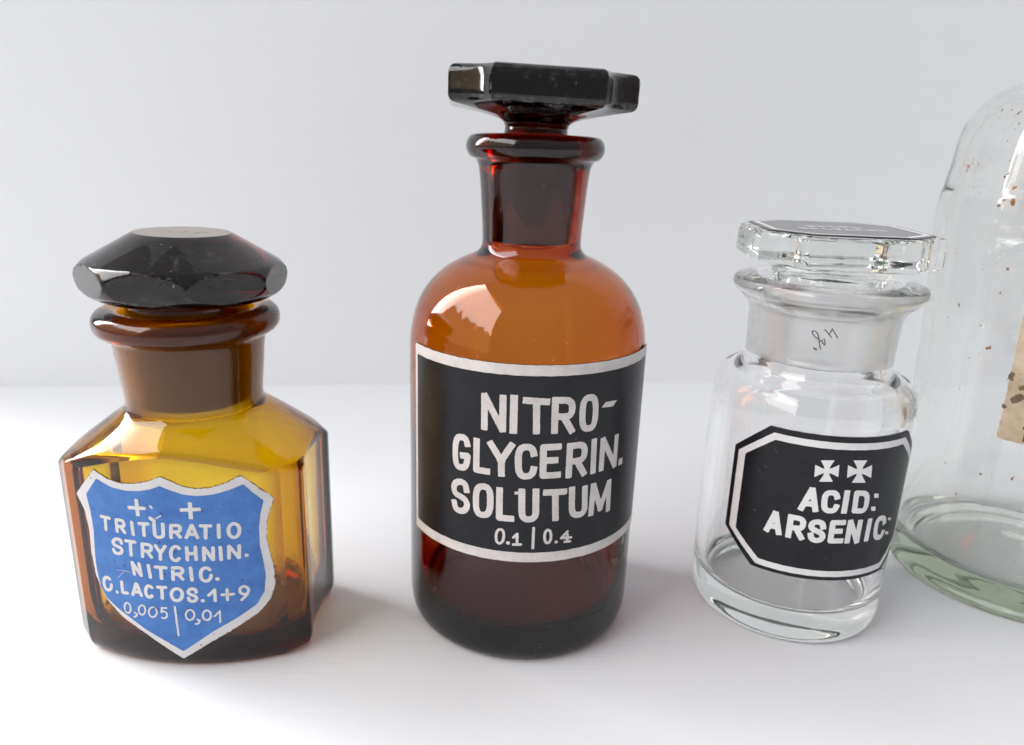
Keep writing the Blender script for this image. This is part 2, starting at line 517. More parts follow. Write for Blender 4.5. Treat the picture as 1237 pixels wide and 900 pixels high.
G = {
    'N': [[(0, 0), (0, 1)], [(0.04, 1), (0.96, 0)], [(1, 0), (1, 1)]],
    'I': [[(0.5, 0), (0.5, 1)]],
    'T': [[(0, 1), (1, 1)], [(0.5, 0), (0.5, 0.95)]],
    'R': [[(0, 0), (0, 1)], [(0, 1), (0.58, 1)] + arc(0.58, 0.73, 0.42, 0.27, 90, -90, 10, 2.4) + [(0, 0.46)], [(0.52, 0.44), (1, 0)]],
    'O': [arc(0.5, 0.5, 0.5, 0.5, 0, 360, 36, 2.9)],
    'o': [arc(0.5, 0.5, 0.5, 0.5, 0, 360, 36, 2.1)],
    'G': [arc(0.5, 0.5, 0.5, 0.5, 28, 335, 32, 2.9) + [(1, 0.40), (0.62, 0.40)]],
    'g': [arc(0.5, 0.5, 0.5, 0.5, 45, 345, 32, 2.2) + [(1, 0.44)]],
    'C': [arc(0.5, 0.5, 0.5, 0.5, 24, 336, 32, 2.9)],
    'c': [arc(0.5, 0.5, 0.5, 0.5, 45, 315, 30, 2.1)],
    'L': [[(0, 1), (0, 0), (1, 0)]],
    'Y': [[(0, 1), (0.5, 0.46)], [(1, 1), (0.5, 0.46)], [(0.5, 0.48), (0.5, 0)]],
    'E': [[(1, 1), (0, 1), (0, 0), (1, 0)], [(0, 0.53), (0.8, 0.53)]],
    'S': [spline([(0.97, 0.74), (0.86, 0.93), (0.5, 1), (0.13, 0.93), (0.0, 0.76), (0.14, 0.59), (0.5, 0.5), (0.86, 0.40), (1, 0.23), (0.86, 0.06), (0.5, 0), (0.14, 0.07), (0.02, 0.26)])],
    'U': [[(0, 1), (0, 0.4)] + arc(0.5, 0.3, 0.5, 0.3, 180, 360, 14, 2.5) + [(1, 0.4), (1, 1)]],
    'M': [[(0, 0), (0.04, 1)], [(0.08, 0.98), (0.5, 0.12)], [(0.92, 0.98), (0.5, 0.12)], [(0.96, 1), (1, 0)]],
    'D': [[(0, 0), (0, 1), (0.5, 1)] + arc(0.5, 0.6, 0.5, 0.4, 90, 0, 8, 2.4) + arc(0.5, 0.4, 0.5, 0.4, 0, -90, 8, 2.4) + [(0, 0)]],
    'A': [[(0, 0), (0.46, 1)], [(1, 0), (0.54, 1)], [(0.2, 0.27), (0.8, 0.27)]],
    'H': [[(0, 0), (0, 1)], [(1, 0), (1, 1)], [(0, 0.5), (1, 0.5)]],
    '0': [arc(0.5, 0.5, 0.5, 0.5, 0, 360, 30, 2.2)],
    '1': [[(0, 0.55), (0.6, 1), (0.62, 0)]],
    '!': [[(0.02, 0.66), (0.5, 1), (0.5, 0)], [(0, 0), (1, 0)]],
    '4': [[(0.62, 1), (0, 0.38), (1, 0.38)], [(0.62, 0.72), (0.62, 0)], [(0.36, 0), (0.9, 0)]],
    '5': [[(0.95, 1), (0.12, 1), (0.08, 0.58)] + spline([(0.08, 0.58), (0.5, 0.68), (0.95, 0.5), (0.98, 0.22), (0.6, 0), (0.1, 0.06)])],
}

def px_glyph(surf, ch, conv, BL, BR, TL, width):
    """strokes of a letter whose box corners are read off the photograph, laid on the surface (mm)"""
    bl, br, tl = (surf.px(*conv(*p)) for p in (BL, BR, TL))
    e = np.array(br) - np.array(bl); u = np.array(tl) - np.array(bl)
    iw = min(width / 2 / max(np.linalg.norm(e), 1e-6), 0.49)
    ih = min(width / 2 / max(np.linalg.norm(u), 1e-6), 0.49)
    out = []
    for st in G[ch]:
        out.append([tuple(np.array(bl) + e * (iw + (1 - 2 * iw) * a) + u * (ih + (1 - 2 * ih) * b)) for a, b in st])
    return out

def strokes_mesh(strokes, width, step=0.14, square=True, rough=0.03, wide=None):
    """union of strokes -> one filled mesh"""
    allp = np.array([p for s in strokes for p in s])
    pad = width
    x0, y0 = allp.min(0) - pad; x1, y1 = allp.max(0) + pad
    def fn(X, Y):
        d = None
        for s in strokes:
            e = sd_stroke(X, Y, s, width / 2, square)
            d = e if d is None else np.minimum(d, e)
        return d + rough * vnoise(X, Y, 2.6)
    return field_mesh(fn, x0, x1, y0, y1, step)

def poly_mesh(P, step=0.14, rough=0.02):
    P = np.array(P)
    return field_mesh(lambda X, Y: sd_polygon(X, Y, P) + rough * vnoise(X, Y, 2.6), *(v for k in (0, 1) for v in (P[:, k].min() - 0.3, P[:, k].max() + 0.3)), step)

def view(ox, oy, k):
    return lambda x, y: (ox + x / k, oy + y / k)

# =================================================================== SETTING
def slab(name, x0, x1, y0, y1, z0, z1, mat, rotz=0, loc=(0, 0, 0)):
    V = [(x, y, z) for z in (z0, z1) for y in (y0, y1) for x in (x0, x1)]
    Fc = [(0, 2, 3, 1), (4, 5, 7, 6), (0, 1, 5, 4), (2, 6, 7, 3), (0, 4, 6, 2), (1, 3, 7, 5)]
    o = mesh_obj(name, V, Fc, mat, None, None, None, False)
    o.location = tuple(v * MM for v in loc)
    o.rotation_euler = (0, 0, rotz)
    o['kind'] = 'structure'
    return o

table = slab('table', -900, 1000, -420, 760, -30, 0, M_TABLE)
table['label'] = 'white lacquered board that all the bottles stand on'
WALL_ROT = math.atan2(402 - 340.6, 224 + 239)
wall = slab('wall', -330, 1000, 0, 12, -1.0, 700, M_WALL, WALL_ROT, (0, 372.3, 0))
wall['label'] = 'plain white wall rising behind the bottles'

# =================================================================== LEFT BOTTLE: honey amber, flat sided, blue shield
LX, LY = -74.7, 167.0
bl = thing('amber_apothecary_bottle', 'squat honey-amber bottle with flat sides and a blue shield label', 'bottle', LX, LY)

def left_outline(ang, off=0.0, soft=0.0):
    """distance from the axis to the body outline (bowed front and back, flat hollowed sides, cut corners)"""
    R, yc = 54.7 - off, 33.3
    W = 27.9 - off
    r = np.full(len(ang), 1e9)
    sx, cyv = np.abs(np.sin(ang)), np.abs(np.cos(ang))
    # front / back bow
    b = cyv * yc
    r = np.minimum(r, -b + np.sqrt(b * b + R * R - yc * yc))
    r = np.minimum(r, W / np.maximum(sx, 1e-6))
    # cut corners: line through (23.9, 15.9) and (27.9, 11.6)
    nx, ny = 4.3, 4.0
    L = math.hypot(nx, ny); d = (23.9 * nx + 15.9 * ny) / L - off - soft
    r = np.minimum(r, d / ((sx * nx + cyv * ny) / L))
    # hollow in the flat sides
    y = r * cyv
    side = (sx * r > W - 0.05) & (y < 10.2)
    r = np.where(side & (off < 0.5), r - 0.9 * np.clip(1 - (y / 10.2) ** 4, 0, 1), r)
    return r

_corner = [math.atan2(27.9, 11.6), math.atan2(23.9, 15.9), math.atan2(27.0, 10.2), math.atan2(27.9, 10.35)]
_ex = []
for a in _corner:
    for q in (a, -a, math.pi - a, math.pi + a):
        _ex += [q % (2 * math.pi), (q + 0.012) % (2 * math.pi), (q - 0.012) % (2 * math.pi)]
LANG = np.unique(np.round(np.concatenate([np.linspace(0, 2 * math.pi, 128, endpoint=False), _ex]), 5))
OUT = left_outline(LANG)
def cone_z(r, z0=59.0, r0=15.2, k=0.76):
    return z0 - (r - r0) * k
lev, fro = [], []
def L(r, z, f=0.0):
    lev.append((r, z)); fro.append(f)
L(3.0, 1.6); L(OUT * 0.55, 1.3); L(OUT - 4.6, 0.5); L(OUT - 3.0, 0.0); L(OUT - 1.7, 0.25); L(OUT - 0.7, 1.2); L(OUT - 0.15, 2.6)
ze = cone_z(OUT)
L(OUT, 4.2)
for t in (0.25, 0.5, 0.75):
    L(OUT, 4.2 + (ze - 1.6 - 4.2) * t)
L(OUT, ze - 0.9); L(OUT - 0.06, ze - 0.4); L(OUT - 0.3, ze + 0.05); L(OUT - 0.8, cone_z(OUT - 0.8))
for t in (0.25, 0.5, 0.75, 0.92):
    r = (OUT - 0.8) * (1 - t) + 15.6 * t
    L(r, cone_z(r))
for r, z in smooth_profile([(15.6, 58.9), (15.25, 59.8), (15.2, 61.5), (15.7, 67), (16.45, 74.4), (17.0, 75.7), (18.7, 76.4), (19.8, 77.6), (20.05, 79.3), (19.5, 80.9), (18.2, 81.8), (16.2, 82.1), (14.7, 81.7), (14.2, 80.7), (14.0, 79.0, 1)], 3):
    L(r, z)
for r, z, f in ((13.75, 78.0, 1.0), (13.4, 72.0, 1.0), (13.0, 65.0, 1.0), (12.6, 59.5, 1.0), (12.55, 58.6, 0.6), (12.7, 58.0, 0.0), (13.4, 57.4, 0.0)):
    L(r, z, f)
_sup = (np.abs(np.sin(LANG) / 27.2) ** 3.0 + np.abs(np.cos(LANG) / 21.2) ** 3.0) ** (-1 / 3.0)
INN = (_sup ** -14 + left_outline(LANG, 1.1, 1.4) ** -14.0) ** (-1 / 14.0)
INN = np.minimum(INN, left_outline(LANG, 1.2, 0.8))
zi = cone_z(INN, 57.4, 13.4, 0.76)
for t in (0.2, 0.5, 0.8):
    r = 13.4 * (1 - t) + (INN - 1.0) * t
    L(r, 57.4 + (zi + 0.6 - 57.4) * t)
L(INN - 0.3, zi - 0.3); L(INN, zi - 1.6)
for t in (0.3, 0.6, 0.85):
    L(INN, (zi - 1.6) * (1 - t) + 9.0 * t)
L(INN - 0.2, 9.0); L(INN - 0.8, 7.6); L(INN - 2.0, 6.9); L(INN - 5.0, 7.0); L(INN * 0.5, 8.6); L(1.5, 9.4)
V, Fc, fr = loft(lev, LANG, True, True, fro)
mesh_obj('bottle_glass', V, Fc, M_AMBER_L, bl, 28, fr)

SL = Cyl(LX, 200.3, 54.7, LX, LY)
va = view(80, 555, 3.6)
outer = [(122, 42), (180, 82), (240, 102), (300, 104), (360, 93), (410, 73), (460, 95), (510, 117), (570, 127), (640, 118), (700, 98), (758, 67), (820, 110), (903, 165), (885, 210), (872, 270), (870, 330), (885, 400), (903, 470), (908, 540), (890, 600), (840, 660), (760, 715), (640, 785), (513, 862), (440, 815), (340, 745), (250, 680), (180, 600), (135, 500), (115, 400), (105, 300), (85, 215), (50, 145)]
inner = [(135, 80), (200, 118), (260, 133), (320, 135), (370, 127), (408, 113), (450, 130), (510, 150), (570, 157), (640, 150), (710, 130), (770, 105), (810, 140), (858, 175), (845, 230), (838, 290), (842, 370), (858, 440), (868, 500), (862, 570), (830, 625), (760, 675), (640, 745), (513, 830), (440, 788), (349, 734), (288, 688), (223, 637), (180, 594), (156.6, 547), (145, 504), (135, 450), (130, 400), (124, 300), (110, 220), (92, 148)]
PO = np.array([SL.px(*va(*p)) for p in outer]); PI_ = np.array([SL.px(*va(*p)) for p in inner])
def fo(X, Y):
    ragged = np.where(X > 8, 0.13, 0.05)
    return sd_polygon(X, Y, PO) + ragged * vnoise(X, Y, 2.9) + 0.4 * ragged * vnoise(X + 7, Y, 7.0)
lab = paint('shield_label', SL, plate(lambda X, Y: fo(X, Y) - 0.07 - 0.05 * vnoise(X + 3, Y, 0.8), -23.5, 25.5, 1.6, 51.4, 0.3), M_BACK_L, bl, 0.27, 0.03)
paint('white_border', SL, plate(fo, -23, 25, 2, 51, 0.3), M_WHITE_L, lab, 0.305)
lab['label'] = 'blue shield label with a white border and white lettering'
paint('blue_field', SL, plate(lambda X, Y: sd_polygon(X, Y, PI_) + 0.02 * vnoise(X, Y, 2.4), -22, 23, 3, 50, 0.3), M_BLUE, lab, 0.335)
vC, vD, vE, vF = view(100, 590, 10), view(200, 590, 8.571), view(100, 670, 10), view(200, 670, 8.571)
WL, WT = 0.80, 0.42
def gl(v, ch, BL, BR, TL, width=WL):
    return strokes_mesh(px_glyph(SL, ch, v, BL, BR, TL, width), width, 0.11, False, 0.03)
def ln(v, pts, width=WL, square=False, surf=None):
    sf = surf or SL
    return strokes_mesh([[sf.px(*v(*p)) for p in pts]], width, 0.11 if width > 0.3 else 0.06, square, 0.02)
def dot(v, c, r, surf=None):
    return ln(v, [c, (c[0] + 2, c[1] + 1)], 2 * r, False, surf)
rows = {
    'poison_crosses': [ln(vC, [(658, 140), (677, 305)], 0.88, True), ln(vC, [(578, 222), (748, 232)], 0.84, True),
                       ln(vD, [(258, 155), (268, 292)], 0.88, True), ln(vD, [(175, 215), (348, 208)], 0.84, True)],
    'lettering': [],
}
R1 = [gl(vC, 'T', (232, 490), (362, 520), (220, 305)), gl(vC, 'R', (412, 525), (540, 545), (396, 345)), ln(vC, [(602, 400), (622, 545)]),
      gl(vC, 'T', (682, 572), (828, 580), (668, 393)), gl(vC, 'U', (862, 598), (1008, 602), (848, 400)), gl(vD, 'R', (45, 516), (178, 512), (42, 360)),
      gl(vD, 'A', (203, 516), (354, 516), (200, 360)), gl(vD, 'T', (350, 521), (488, 521), (348, 362)), ln(vD, [(551, 372), (556, 498)]), gl(vD, 'o', (635, 517), (787, 512), (632, 342))]
R2 = [gl(vC, 'S', (370, 790), (508, 800), (360, 578)), gl(vC, 'T', (525, 802), (672, 825), (512, 600)), gl(vC, 'R', (715, 828), (862, 842), (708, 640)),
      gl(vC, 'Y', (870, 858), (1028, 868), (866, 662)), gl(vD, 'c', (43, 755), (180, 752), (43, 578)), gl(vD, 'H', (215, 748), (342, 742), (204, 588)),
      gl(vD, 'N', (385, 748), (518, 744), (380, 592)), ln(vD, [(569, 602), (579, 728)]), gl(vD, 'N', (640, 730), (784, 722), (638, 576)), dot(vD, (840, 683), 0.42)]
R3 = [gl(vE, 'N', (620, 240), (742, 264), (585, 60)), ln(vE, [(802, 120), (828, 262)]), gl(vE, 'T', (880, 288), (1045, 300), (866, 118)),
      gl(vF, 'R', (68, 264), (204, 260), (62, 112)), ln(vF, [(264, 130), (280, 254)]), gl(vF, 'g', (350, 280), (496, 280), (347, 112)), dot(vF, (540, 242), 0.46)]
R4 = [gl(vE, 'g', (268, 430), (388, 440), (245, 240)), dot(vE, (428, 440), 0.40), gl(vE, 'L', (482, 464), (574, 474), (462, 298)),
      gl(vE, 'A', (600, 488), (740, 500), (588, 318)), gl(vE, 'c', (755, 517), (880, 524), (748, 345)), gl(vE, 'T', (905, 530), (1042, 536), (892, 362)),
      gl(vF, 'o', (50, 480), (198, 482), (50, 326)), gl(vF, 'S', (225, 490), (345, 488), (222, 330)), dot(vF, (390, 467), 0.44),
      ln(vF, [(452, 412), (512, 355), (518, 468)], 0.72), ln(vF, [(638, 352), (645, 458)], 0.70), ln(vF, [(588, 406), (706, 399)], 0.70),
      strokes_mesh([[SL.px(*vF(*p)) for p in arc(815, 360, 46, 40, 0, 360, 24)], [SL.px(*vF(*p)) for p in ((861, 362), (845, 405), (790, 458))]], 0.66, 0.11, False)]
R5 = [strokes_mesh([[SL.px(*vE(*(p[0] + 0.12 * (p[1] - 632), p[1]))) for p in arc(555, 632, 36, 62, 0, 360, 24)]], WT, 0.09, False),
      ln(vE, [(640, 690), (668, 705), (662, 730), (635, 742)], WT), strokes_mesh([[SL.px(*vE(*p)) for p in arc(727, 657, 40, 58, 0, 360, 24)]], WT, 0.09, False),
      strokes_mesh([[SL.px(*vE(*p)) for p in arc(857, 683, 48, 60, 0, 360, 24)]], WT, 0.09, False), gl(vE, '5', (950, 765), (1040, 768), (942, 622), WT),
      ln(vF, [(103, 530), (122, 680), (143, 826)], 0.46), strokes_mesh([[SL.px(*vF(*p)) for p in arc(260, 615, 44, 52, 0, 360, 24)]], WT, 0.09, False),
      ln(vF, [(335, 662), (358, 672), (350, 700), (318, 708)], 0.46), strokes_mesh([[SL.px(*vF(*p)) for p in arc(432, 618, 42, 50, 0, 360, 24)]], WT + 0.05, 0.09, False),
      ln(vF, [(510, 630), (566, 575), (569, 690)], WT)]
for a, b in ((0, 2), (2, 4)):
    c0 = paint('poison_cross', SL, rows['poison_crosses'][a:a + 1], M_WHITE_L, lab, 0.37)
    paint_bar = rows['poison_crosses'][a + 1]
    V0 = [SL.pos(q, 0.372) for q in paint_bar[0]]
    me = c0.data
    nv = [tuple(v.co) for v in me.vertices]; nf = [tuple(p.vertices) for p in me.polygons]
    me.clear_geometry()
    me.from_pydata(nv + [tuple(np.array(v) * MM) for v in V0], [], nf + [tuple(i + len(nv) for i in f) for f in paint_bar[1]])
    me.update()
for R_ in (R1, R2, R3, R4, R5):
    paint('lettering', SL, R_, M_WHITE_L, lab, 0.37)
chips = [ln(vC, [(825, 205), (842, 228)], 0.5), ln(vC, [(828, 350), (870, 385)], 0.85), ln(vC, [(895, 355), (950, 322)], 0.30),
         ln(vE, [(425, 175), (520, 182), (590, 205)], 0.10), ln(vE, [(440, 270), (500, 205), (530, 190)], 0.08)]
for c in chips:
    paint('paint_chip', SL, [c], M_WHITE_L, lab, 0.385)

# stopper of the left bottle
sl = thing('faceted_glass_stopper', 'almost black faceted stopper with a flat round top in the squat amber bottle', 'stopper', LX, LY, 82.0, (0, math.radians(1.2), 0))
to_cam = math.atan2(-LX, LY)          # azimuth of the camera seen from the bottle
SANG = np.linspace(0, 2 * math.pi, 320, endpoint=False) + to_cam
def stopper_left():
    lv, f8 = [], math.pi / 4
    rel = (SANG - to_cam + f8) % f8 - f8 / 2      # 0 in the middle of a facet
    for z, rl in [(z_, np.interp(z_, zs_, rs_)) for zs_, rs_ in [((1.6, 2.0, 2.6, 3.4, 4.6, 6.0, 7.4, 8.6, 9.6, 10.4, 16.0, 16.4), (13.4, 16.0, 18.4, 20.0, 21.4, 22.1, 22.3, 22.0, 21.3, 20.6, 11.2, 10.4))] for z_ in
                  [1.6, 1.8] + list(np.arange(2.0, 16.4, 0.3)) + [16.4]]:
        flat = 20.55 / np.cos(rel)
        crown = (10.6 + (16.45 - z) * 1.72) / np.cos(rel)
        r = np.minimum(np.minimum(rl, flat), np.maximum(crown, 10.3))
        lv.append((r, z))
    return lv
lv = stopper_left()
V, Fc, fr = loft([(6.0, 1.6)] + lv + [(10.2, 16.5), (10.0, 16.5), (5.0, 16.5)], SANG, True, True, [0.0] * (len(lv) + 2) + [1.0, 1.0])
head = mesh_obj('stopper_head', V, Fc, M_DARK_L, sl, 22, fr)
lathe_obj('stopper_plug', [(0.5, -22.0), (11.6, -22.0, 1), (12.1, -21.4), (13.1, -5.0), (13.35, -3.4, 1), (13.0, 1.2, 1), (0.5, 1.45)], M_AMBER_L, sl, lambda r, z: 1.0 if r > 8 and z < -3.0 else 0.0, 40, 3)
# worn etching on the flat top
class Flat:
    def __init__(s, z): s.z = z
    def pos(s, q, off): return (q[0], q[1], s.z + off)
FT = Flat(16.5)
marks = [strokes_mesh([[(-4.6, -0.6), (-3.4, 0.9), (-2.6, -0.4), (-1.9, -1.5)]], 0.55, 0.15, False, 0.12), strokes_mesh([[(0.2, -0.8), (0.9, 0.5)]], 0.6, 0.15, False, 0.12),
         strokes_mesh([[(3.2, -1.4), (3.9, 0.6), (5.2, 0.7)]], 0.5, 0.15, False, 0.12)]
for c in marks:
    paint('etched_mark', FT, [c], M_GREY, sl, 0.04)

# =================================================================== MIDDLE BOTTLE: brown amber, round, black label
MX, MY = 3.59, 179.37
bm = thing('brown_reagent_bottle', 'tall round brown glass bottle with a black three-line label', 'bottle', MX, MY)
prof = [(0.5, 2.2), (16, 1.5), (21.5, 0.5), (24.5, 0.0), (26.6, 0.5), (28.0, 1.9), (28.75, 4.5), (29.0, 9.0), (29.0, 30.0), (29.0, 55.0), (29.0, 70.5), (28.85, 74.5), (28.1, 79.2), (26.6, 83.6), (24.2, 87.4), (20.8, 90.7), (16.6, 93.2), (13.3, 94.7), (12.0, 96.2), (11.75, 98.5),
        (12.2, 106.0), (12.9, 114.0), (13.6, 116.0), (15.0, 116.7), (15.9, 118.2), (15.9, 119.8), (15.1, 121.2), (13.8, 121.7), (11.6, 121.8), (10.9, 121.2), (10.75, 120.0, 1), (10.3, 110.0), (9.8, 98.5, 1), (9.7, 96.6), (10.6, 95.0), (13.2, 93.3), (17.0, 91.7), (21.0, 89.2), (24.3, 85.3), (26.5, 80.2), (27.6, 74.6), (27.85, 70.0), (27.5, 50.0), (26.2, 25.0), (25.6, 12.5), (25.0, 9.6), (23.4, 8.0), (19.0, 7.6), (10.0, 8.4), (0.5, 8.8)]
lathe_obj('bottle_glass', prof, M_AMBER_M, bm, lambda r, z: 0.05 if (9.78 < r < 10.8 and 98.6 < z < 120.1) else 0.0, 60, 4)
SM = Cyl(MX, MY, 29.0, MX, MY)
def rect_sd(x0, x1, y0, y1):
    return lambda X, Y: np.maximum(np.maximum(x0 - X, X - x1), np.maximum(y0 - Y, Y - y1)) + 0.05 * vnoise(X, Y, 1.3)
labm = paint('wrap_label', SM, plate(rect_sd(-31.9, 38.5, 28.4, 75.35), -33, 40, 27.4, 76.4, 0.6), M_BACK, bm, 0.18, 0.02)
paint('cream_border', SM, plate(rect_sd(-31.85, 38.45, 28.45, 75.3), -33, 40, 27.4, 76.4, 0.6), M_CREAM, labm, 0.205)
labm['label'] = 'black label with a cream border wrapped round the brown bottle'
paint('black_field', SM, plate(rect_sd(-30.6, 37.2, 30.9, 72.9), -32, 39, 29.9, 74, 0.6), M_BLACK, labm, 0.235)
WM = 1.52
vA, vB = view(530, 460, 5.154), view(530, 560, 5.154)
def gm(v, ch, BL, BR, TL, width=WM, sq=True):
    return strokes_mesh(px_glyph(SM, ch, v, BL, BR, TL, width), width, 0.13, sq, 0.03)
def pm(v, P, surf=None):
    return poly_mesh([(surf or SM).px(*v(*p)) for p in P])
L1 = [gm(vA, 'N', (266, 302), (420, 318), (268, 72)), ln(vA, [(470, 108), (465, 305)], 1.66, True, SM), gm(vA, 'T', (524, 324), (690, 334), (524, 97)),
      gm(vA, 'R', (697, 328), (842, 324), (704, 98)), gm(vA, 'O', (868, 322), (984, 304), (876, 88)), pm(vA, [(1008, 165), (1080, 157), (1104, 117), (1035, 130)])]
L2 = [gm(vA, 'G', (90, 548), (200, 562), (92, 322)), gm(vA, 'L', (217, 566), (322, 584), (220, 350)), gm(vA, 'Y', (310, 585), (476, 600), (306, 368)),
      gm(vA, 'C', (474, 612), (614, 608), (474, 390)), gm(vA, 'E', (626, 608), (758, 600), (630, 392)), gm(vA, 'R', (785, 606), (914, 586), (796, 386)),
      ln(vA, [(964, 376), (956, 558)], 1.5, True, SM), gm(vA, 'N', (990, 564), (1100, 532), (1004, 354), 1.5), pm(vA, [(1111, 527), (1136, 514), (1138, 474), (1115, 486)])]
L3 = [gm(vB, 'S', (85, 302), (198, 316), (82, 84)), gm(vB, 'O', (215, 330), (342, 338), (216, 116)), gm(vB, 'L', (357, 350), (470, 360), (360, 142)),
      gm(vB, 'U', (496, 363), (624, 361), (496, 152)), ln(vB, [(482, 180), (512, 178)], 0.7, True, SM), gm(vB, 'T', (650, 358), (796, 348), (648, 158)),
      gm(vB, 'U', (806, 340), (920, 326), (808, 142)), gm(vB, 'M', (926, 327), (1060, 291), (938, 122))]
L4 = [gm(vB, '0', (348, 502), (412, 498), (352, 400), 0.62), dot(vB, (431, 490), 0.42, SM), gm(vB, '!', (456, 508), (520, 508), (456, 426), 0.62, False),
      ln(vB, [(590, 398), (585, 522)], 0.66, False, SM), gm(vB, '0', (648, 500), (704, 496), (650, 404), 0.62), dot(vB, (728, 484), 0.36, SM), gm(vB, '4', (752, 492), (828, 486), (752, 414), 0.62, False)]
for R_ in (L1, L2, L3, L4):
    paint('lettering', SM, R_, M_CREAM, labm, 0.27)

def octagon_r(ang, a, cut, rot, hollow=1.7):
    """square of half width a with its corners cut back"""
    t = ang - rot
    r = a / np.maximum(np.abs(np.sin(t)), np.abs(np.cos(t)))
    d = (2 * a - cut) / math.sqrt(2)
    u = np.maximum(np.abs(np.cos(t - math.pi / 4)), np.abs(np.sin(t - math.pi / 4)))
    rc = d / u
    # the cut corners are ground slightly hollow
    tm = (t + math.pi / 4) % (math.pi / 2) - math.pi / 4
    off = np.abs(np.abs(tm) - math.pi / 4)                 # 0 in the middle of a cut corner
    half = math.pi / 4 - math.atan2(a - cut, a)
    return np.where(rc < r, rc - hollow * np.clip(1 - (off / half) ** 2, 0, 1), r)

def oct_angles(a, cut, rot):
    c0 = math.atan2(a - cut, a)
    ex = []
    for k in range(4):
        for s in (1, -1):
            q = rot + k * math.pi / 2 + s * c0
            ex += [q, q + 0.015, q - 0.015]
    return np.unique(np.round(np.concatenate([np.linspace(0, 2 * math.pi, 120, endpoint=False), np.array(ex) % (2 * math.pi)]), 5))

sm = thing('octagonal_glass_stopper', 'nearly black flat stopper with cut corners on the tall brown bottle', 'stopper', MX, MY, 121.8, (0, math.radians(1.2), 0))
ROTM = math.radians(5.0)
OA = oct_angles(20.3, 8.5, ROTM)
O8 = octagon_r(OA, 20.3, 8.5, ROTM)
lv = [(7.9, -0.6), (7.3, 0.4), (7.15, 1.4), (7.5, 2.4), (8.5, 3.1), (10.5, 3.7)]
for t in (0.25, 0.5, 0.75):
    lv.append((10.5 * (1 - t) + (O8 - 1.2) * t, 3.7 + 1.9 * t))
lv += [(O8 - 1.2, 5.6), (O8 - 0.5, 6.0), (O8 - 0.12, 6.6), (O8, 7.4), (O8, 8.8), (O8, 10.4), (O8, 11.6), (O8 - 0.25, 12.3), (O8 - 0.9, 12.9), (O8 - 1.8, 13.2), (O8 * 0.5, 13.25)]
V, Fc, fr = loft(lv, OA)
mesh_obj('stopper_head', V, Fc, M_DARK_M, sm, 25, fr)
lathe_obj('stopper_plug', [(0.5, -24), (9.4, -24, 1), (9.6, -23.2), (10.55, -2.5), (10.55, -1.2, 1), (7.6, -0.75), (0.5, -0.7)], M_PLUG_M, sm, lambda r, z: 0.08 if r > 6 and z < -1 else 0.0, 40, 3)

# =================================================================== RIGHT BOTTLE: clear glass, octagonal black label
RX, RY = 78.46, 186.06
br = thing('clear_apothecary_bottle', 'small clear glass bottle with a black octagonal label and frosted neck', 'bottle', RX, RY)
prof = [(0.5, 0.9), (12, 0.8), (19.0, 0.3), (21.6, 0.0), (23.3, 0.5), (24.3, 1.8), (24.75, 4.0), (24.85, 8.0), (24.85, 35.0), (24.85, 58.0), (24.8, 61.0), (24.2, 63.8), (22.6, 65.9), (20.2, 66.9), (18.7, 67.6), (18.0, 68.8), (17.85, 71.0), (18.1, 79.0), (18.5, 82.6), (19.6, 84.3), (21.8, 86.2), (22.75, 87.6), (22.85, 88.8), (22.2, 89.8), (19.5, 90.3), (17.3, 90.4), (16.3, 89.8), (15.9, 88.6, 1), (15.6, 80.0), (15.2, 70.6, 1), (15.4, 68.8), (16.4, 66.6), (18.4, 64.6), (20.6, 62.6), (21.6, 60.0), (21.9, 57.0), (21.9, 35.0), (21.9, 16.0), (21.8, 11.0), (21.2, 9.0), (19.6, 8.0), (10.0, 7.6), (0.5, 7.5)]
lathe_obj('bottle_glass', prof, M_CLEAR, br, lambda r, z: 1.0 if (15.15 < r < 15.92 and 70.5 < z < 88.7) else 0.0, 60, 4)
SR = Cyl(RX, RY, 24.85, RX, RY)
def oct_sd(s0, s1, z0, z1, cx_, cz_):
    P = [(s0 + cx_, z0), (s1 - cx_, z0), (s1, z0 + cz_), (s1, z1 - cz_), (s1 - cx_, z1), (s0 + cx_, z1), (s0, z1 - cz_), (s0, z0 + cz_)]
    return lambda X, Y: sd_polygon(X, Y, P) + 0.025 * vnoise(X, Y, 1.1)
labr = paint('octagonal_label', SR, plate(oct_sd(-26.2, 26.2, 19.9, 57.5, 8.6, 7.8), -27, 27.2, 19, 58.4, 0.35), M_BLACK, br, 0.45, 0.02)
labr['label'] = 'black octagonal label with a white line border'
paint('border_line', SR, plate(lambda X, Y: np.maximum(oct_sd(-24.9, 24.9, 20.9, 56.1, 8.4, 7.2)(X, Y), -oct_sd(-22.9, 22.9, 22.5, 54.4, 6.9, 5.8)(X, Y)), -26, 26, 20, 57.2, 0.3), M_WHITE_R, labr, 0.50)
vG = view(910, 540, 6.667)
WR = 1.36
def gr(ch, BL, BR, TL, width=WR):
    return strokes_mesh(px_glyph(SR, ch, vG, BL, BR, TL, width), width, 0.13, True, 0.025)
def pattee(cx_, cyy, hw, hh):
    out = []
    for k in range(4):
        arm = [(-0.13, 0), (-0.28, 0.45), (-0.58, 1.0), (0.58, 1.0), (0.28, 0.45), (0.13, 0)]
        P = []
        for a, b in arm:
            for _ in range(k): a, b = b, -a
            P.append((cx_ + a * hw + 0.08 * b * hw, cyy - b * hh))
        out.append(P)
    return out
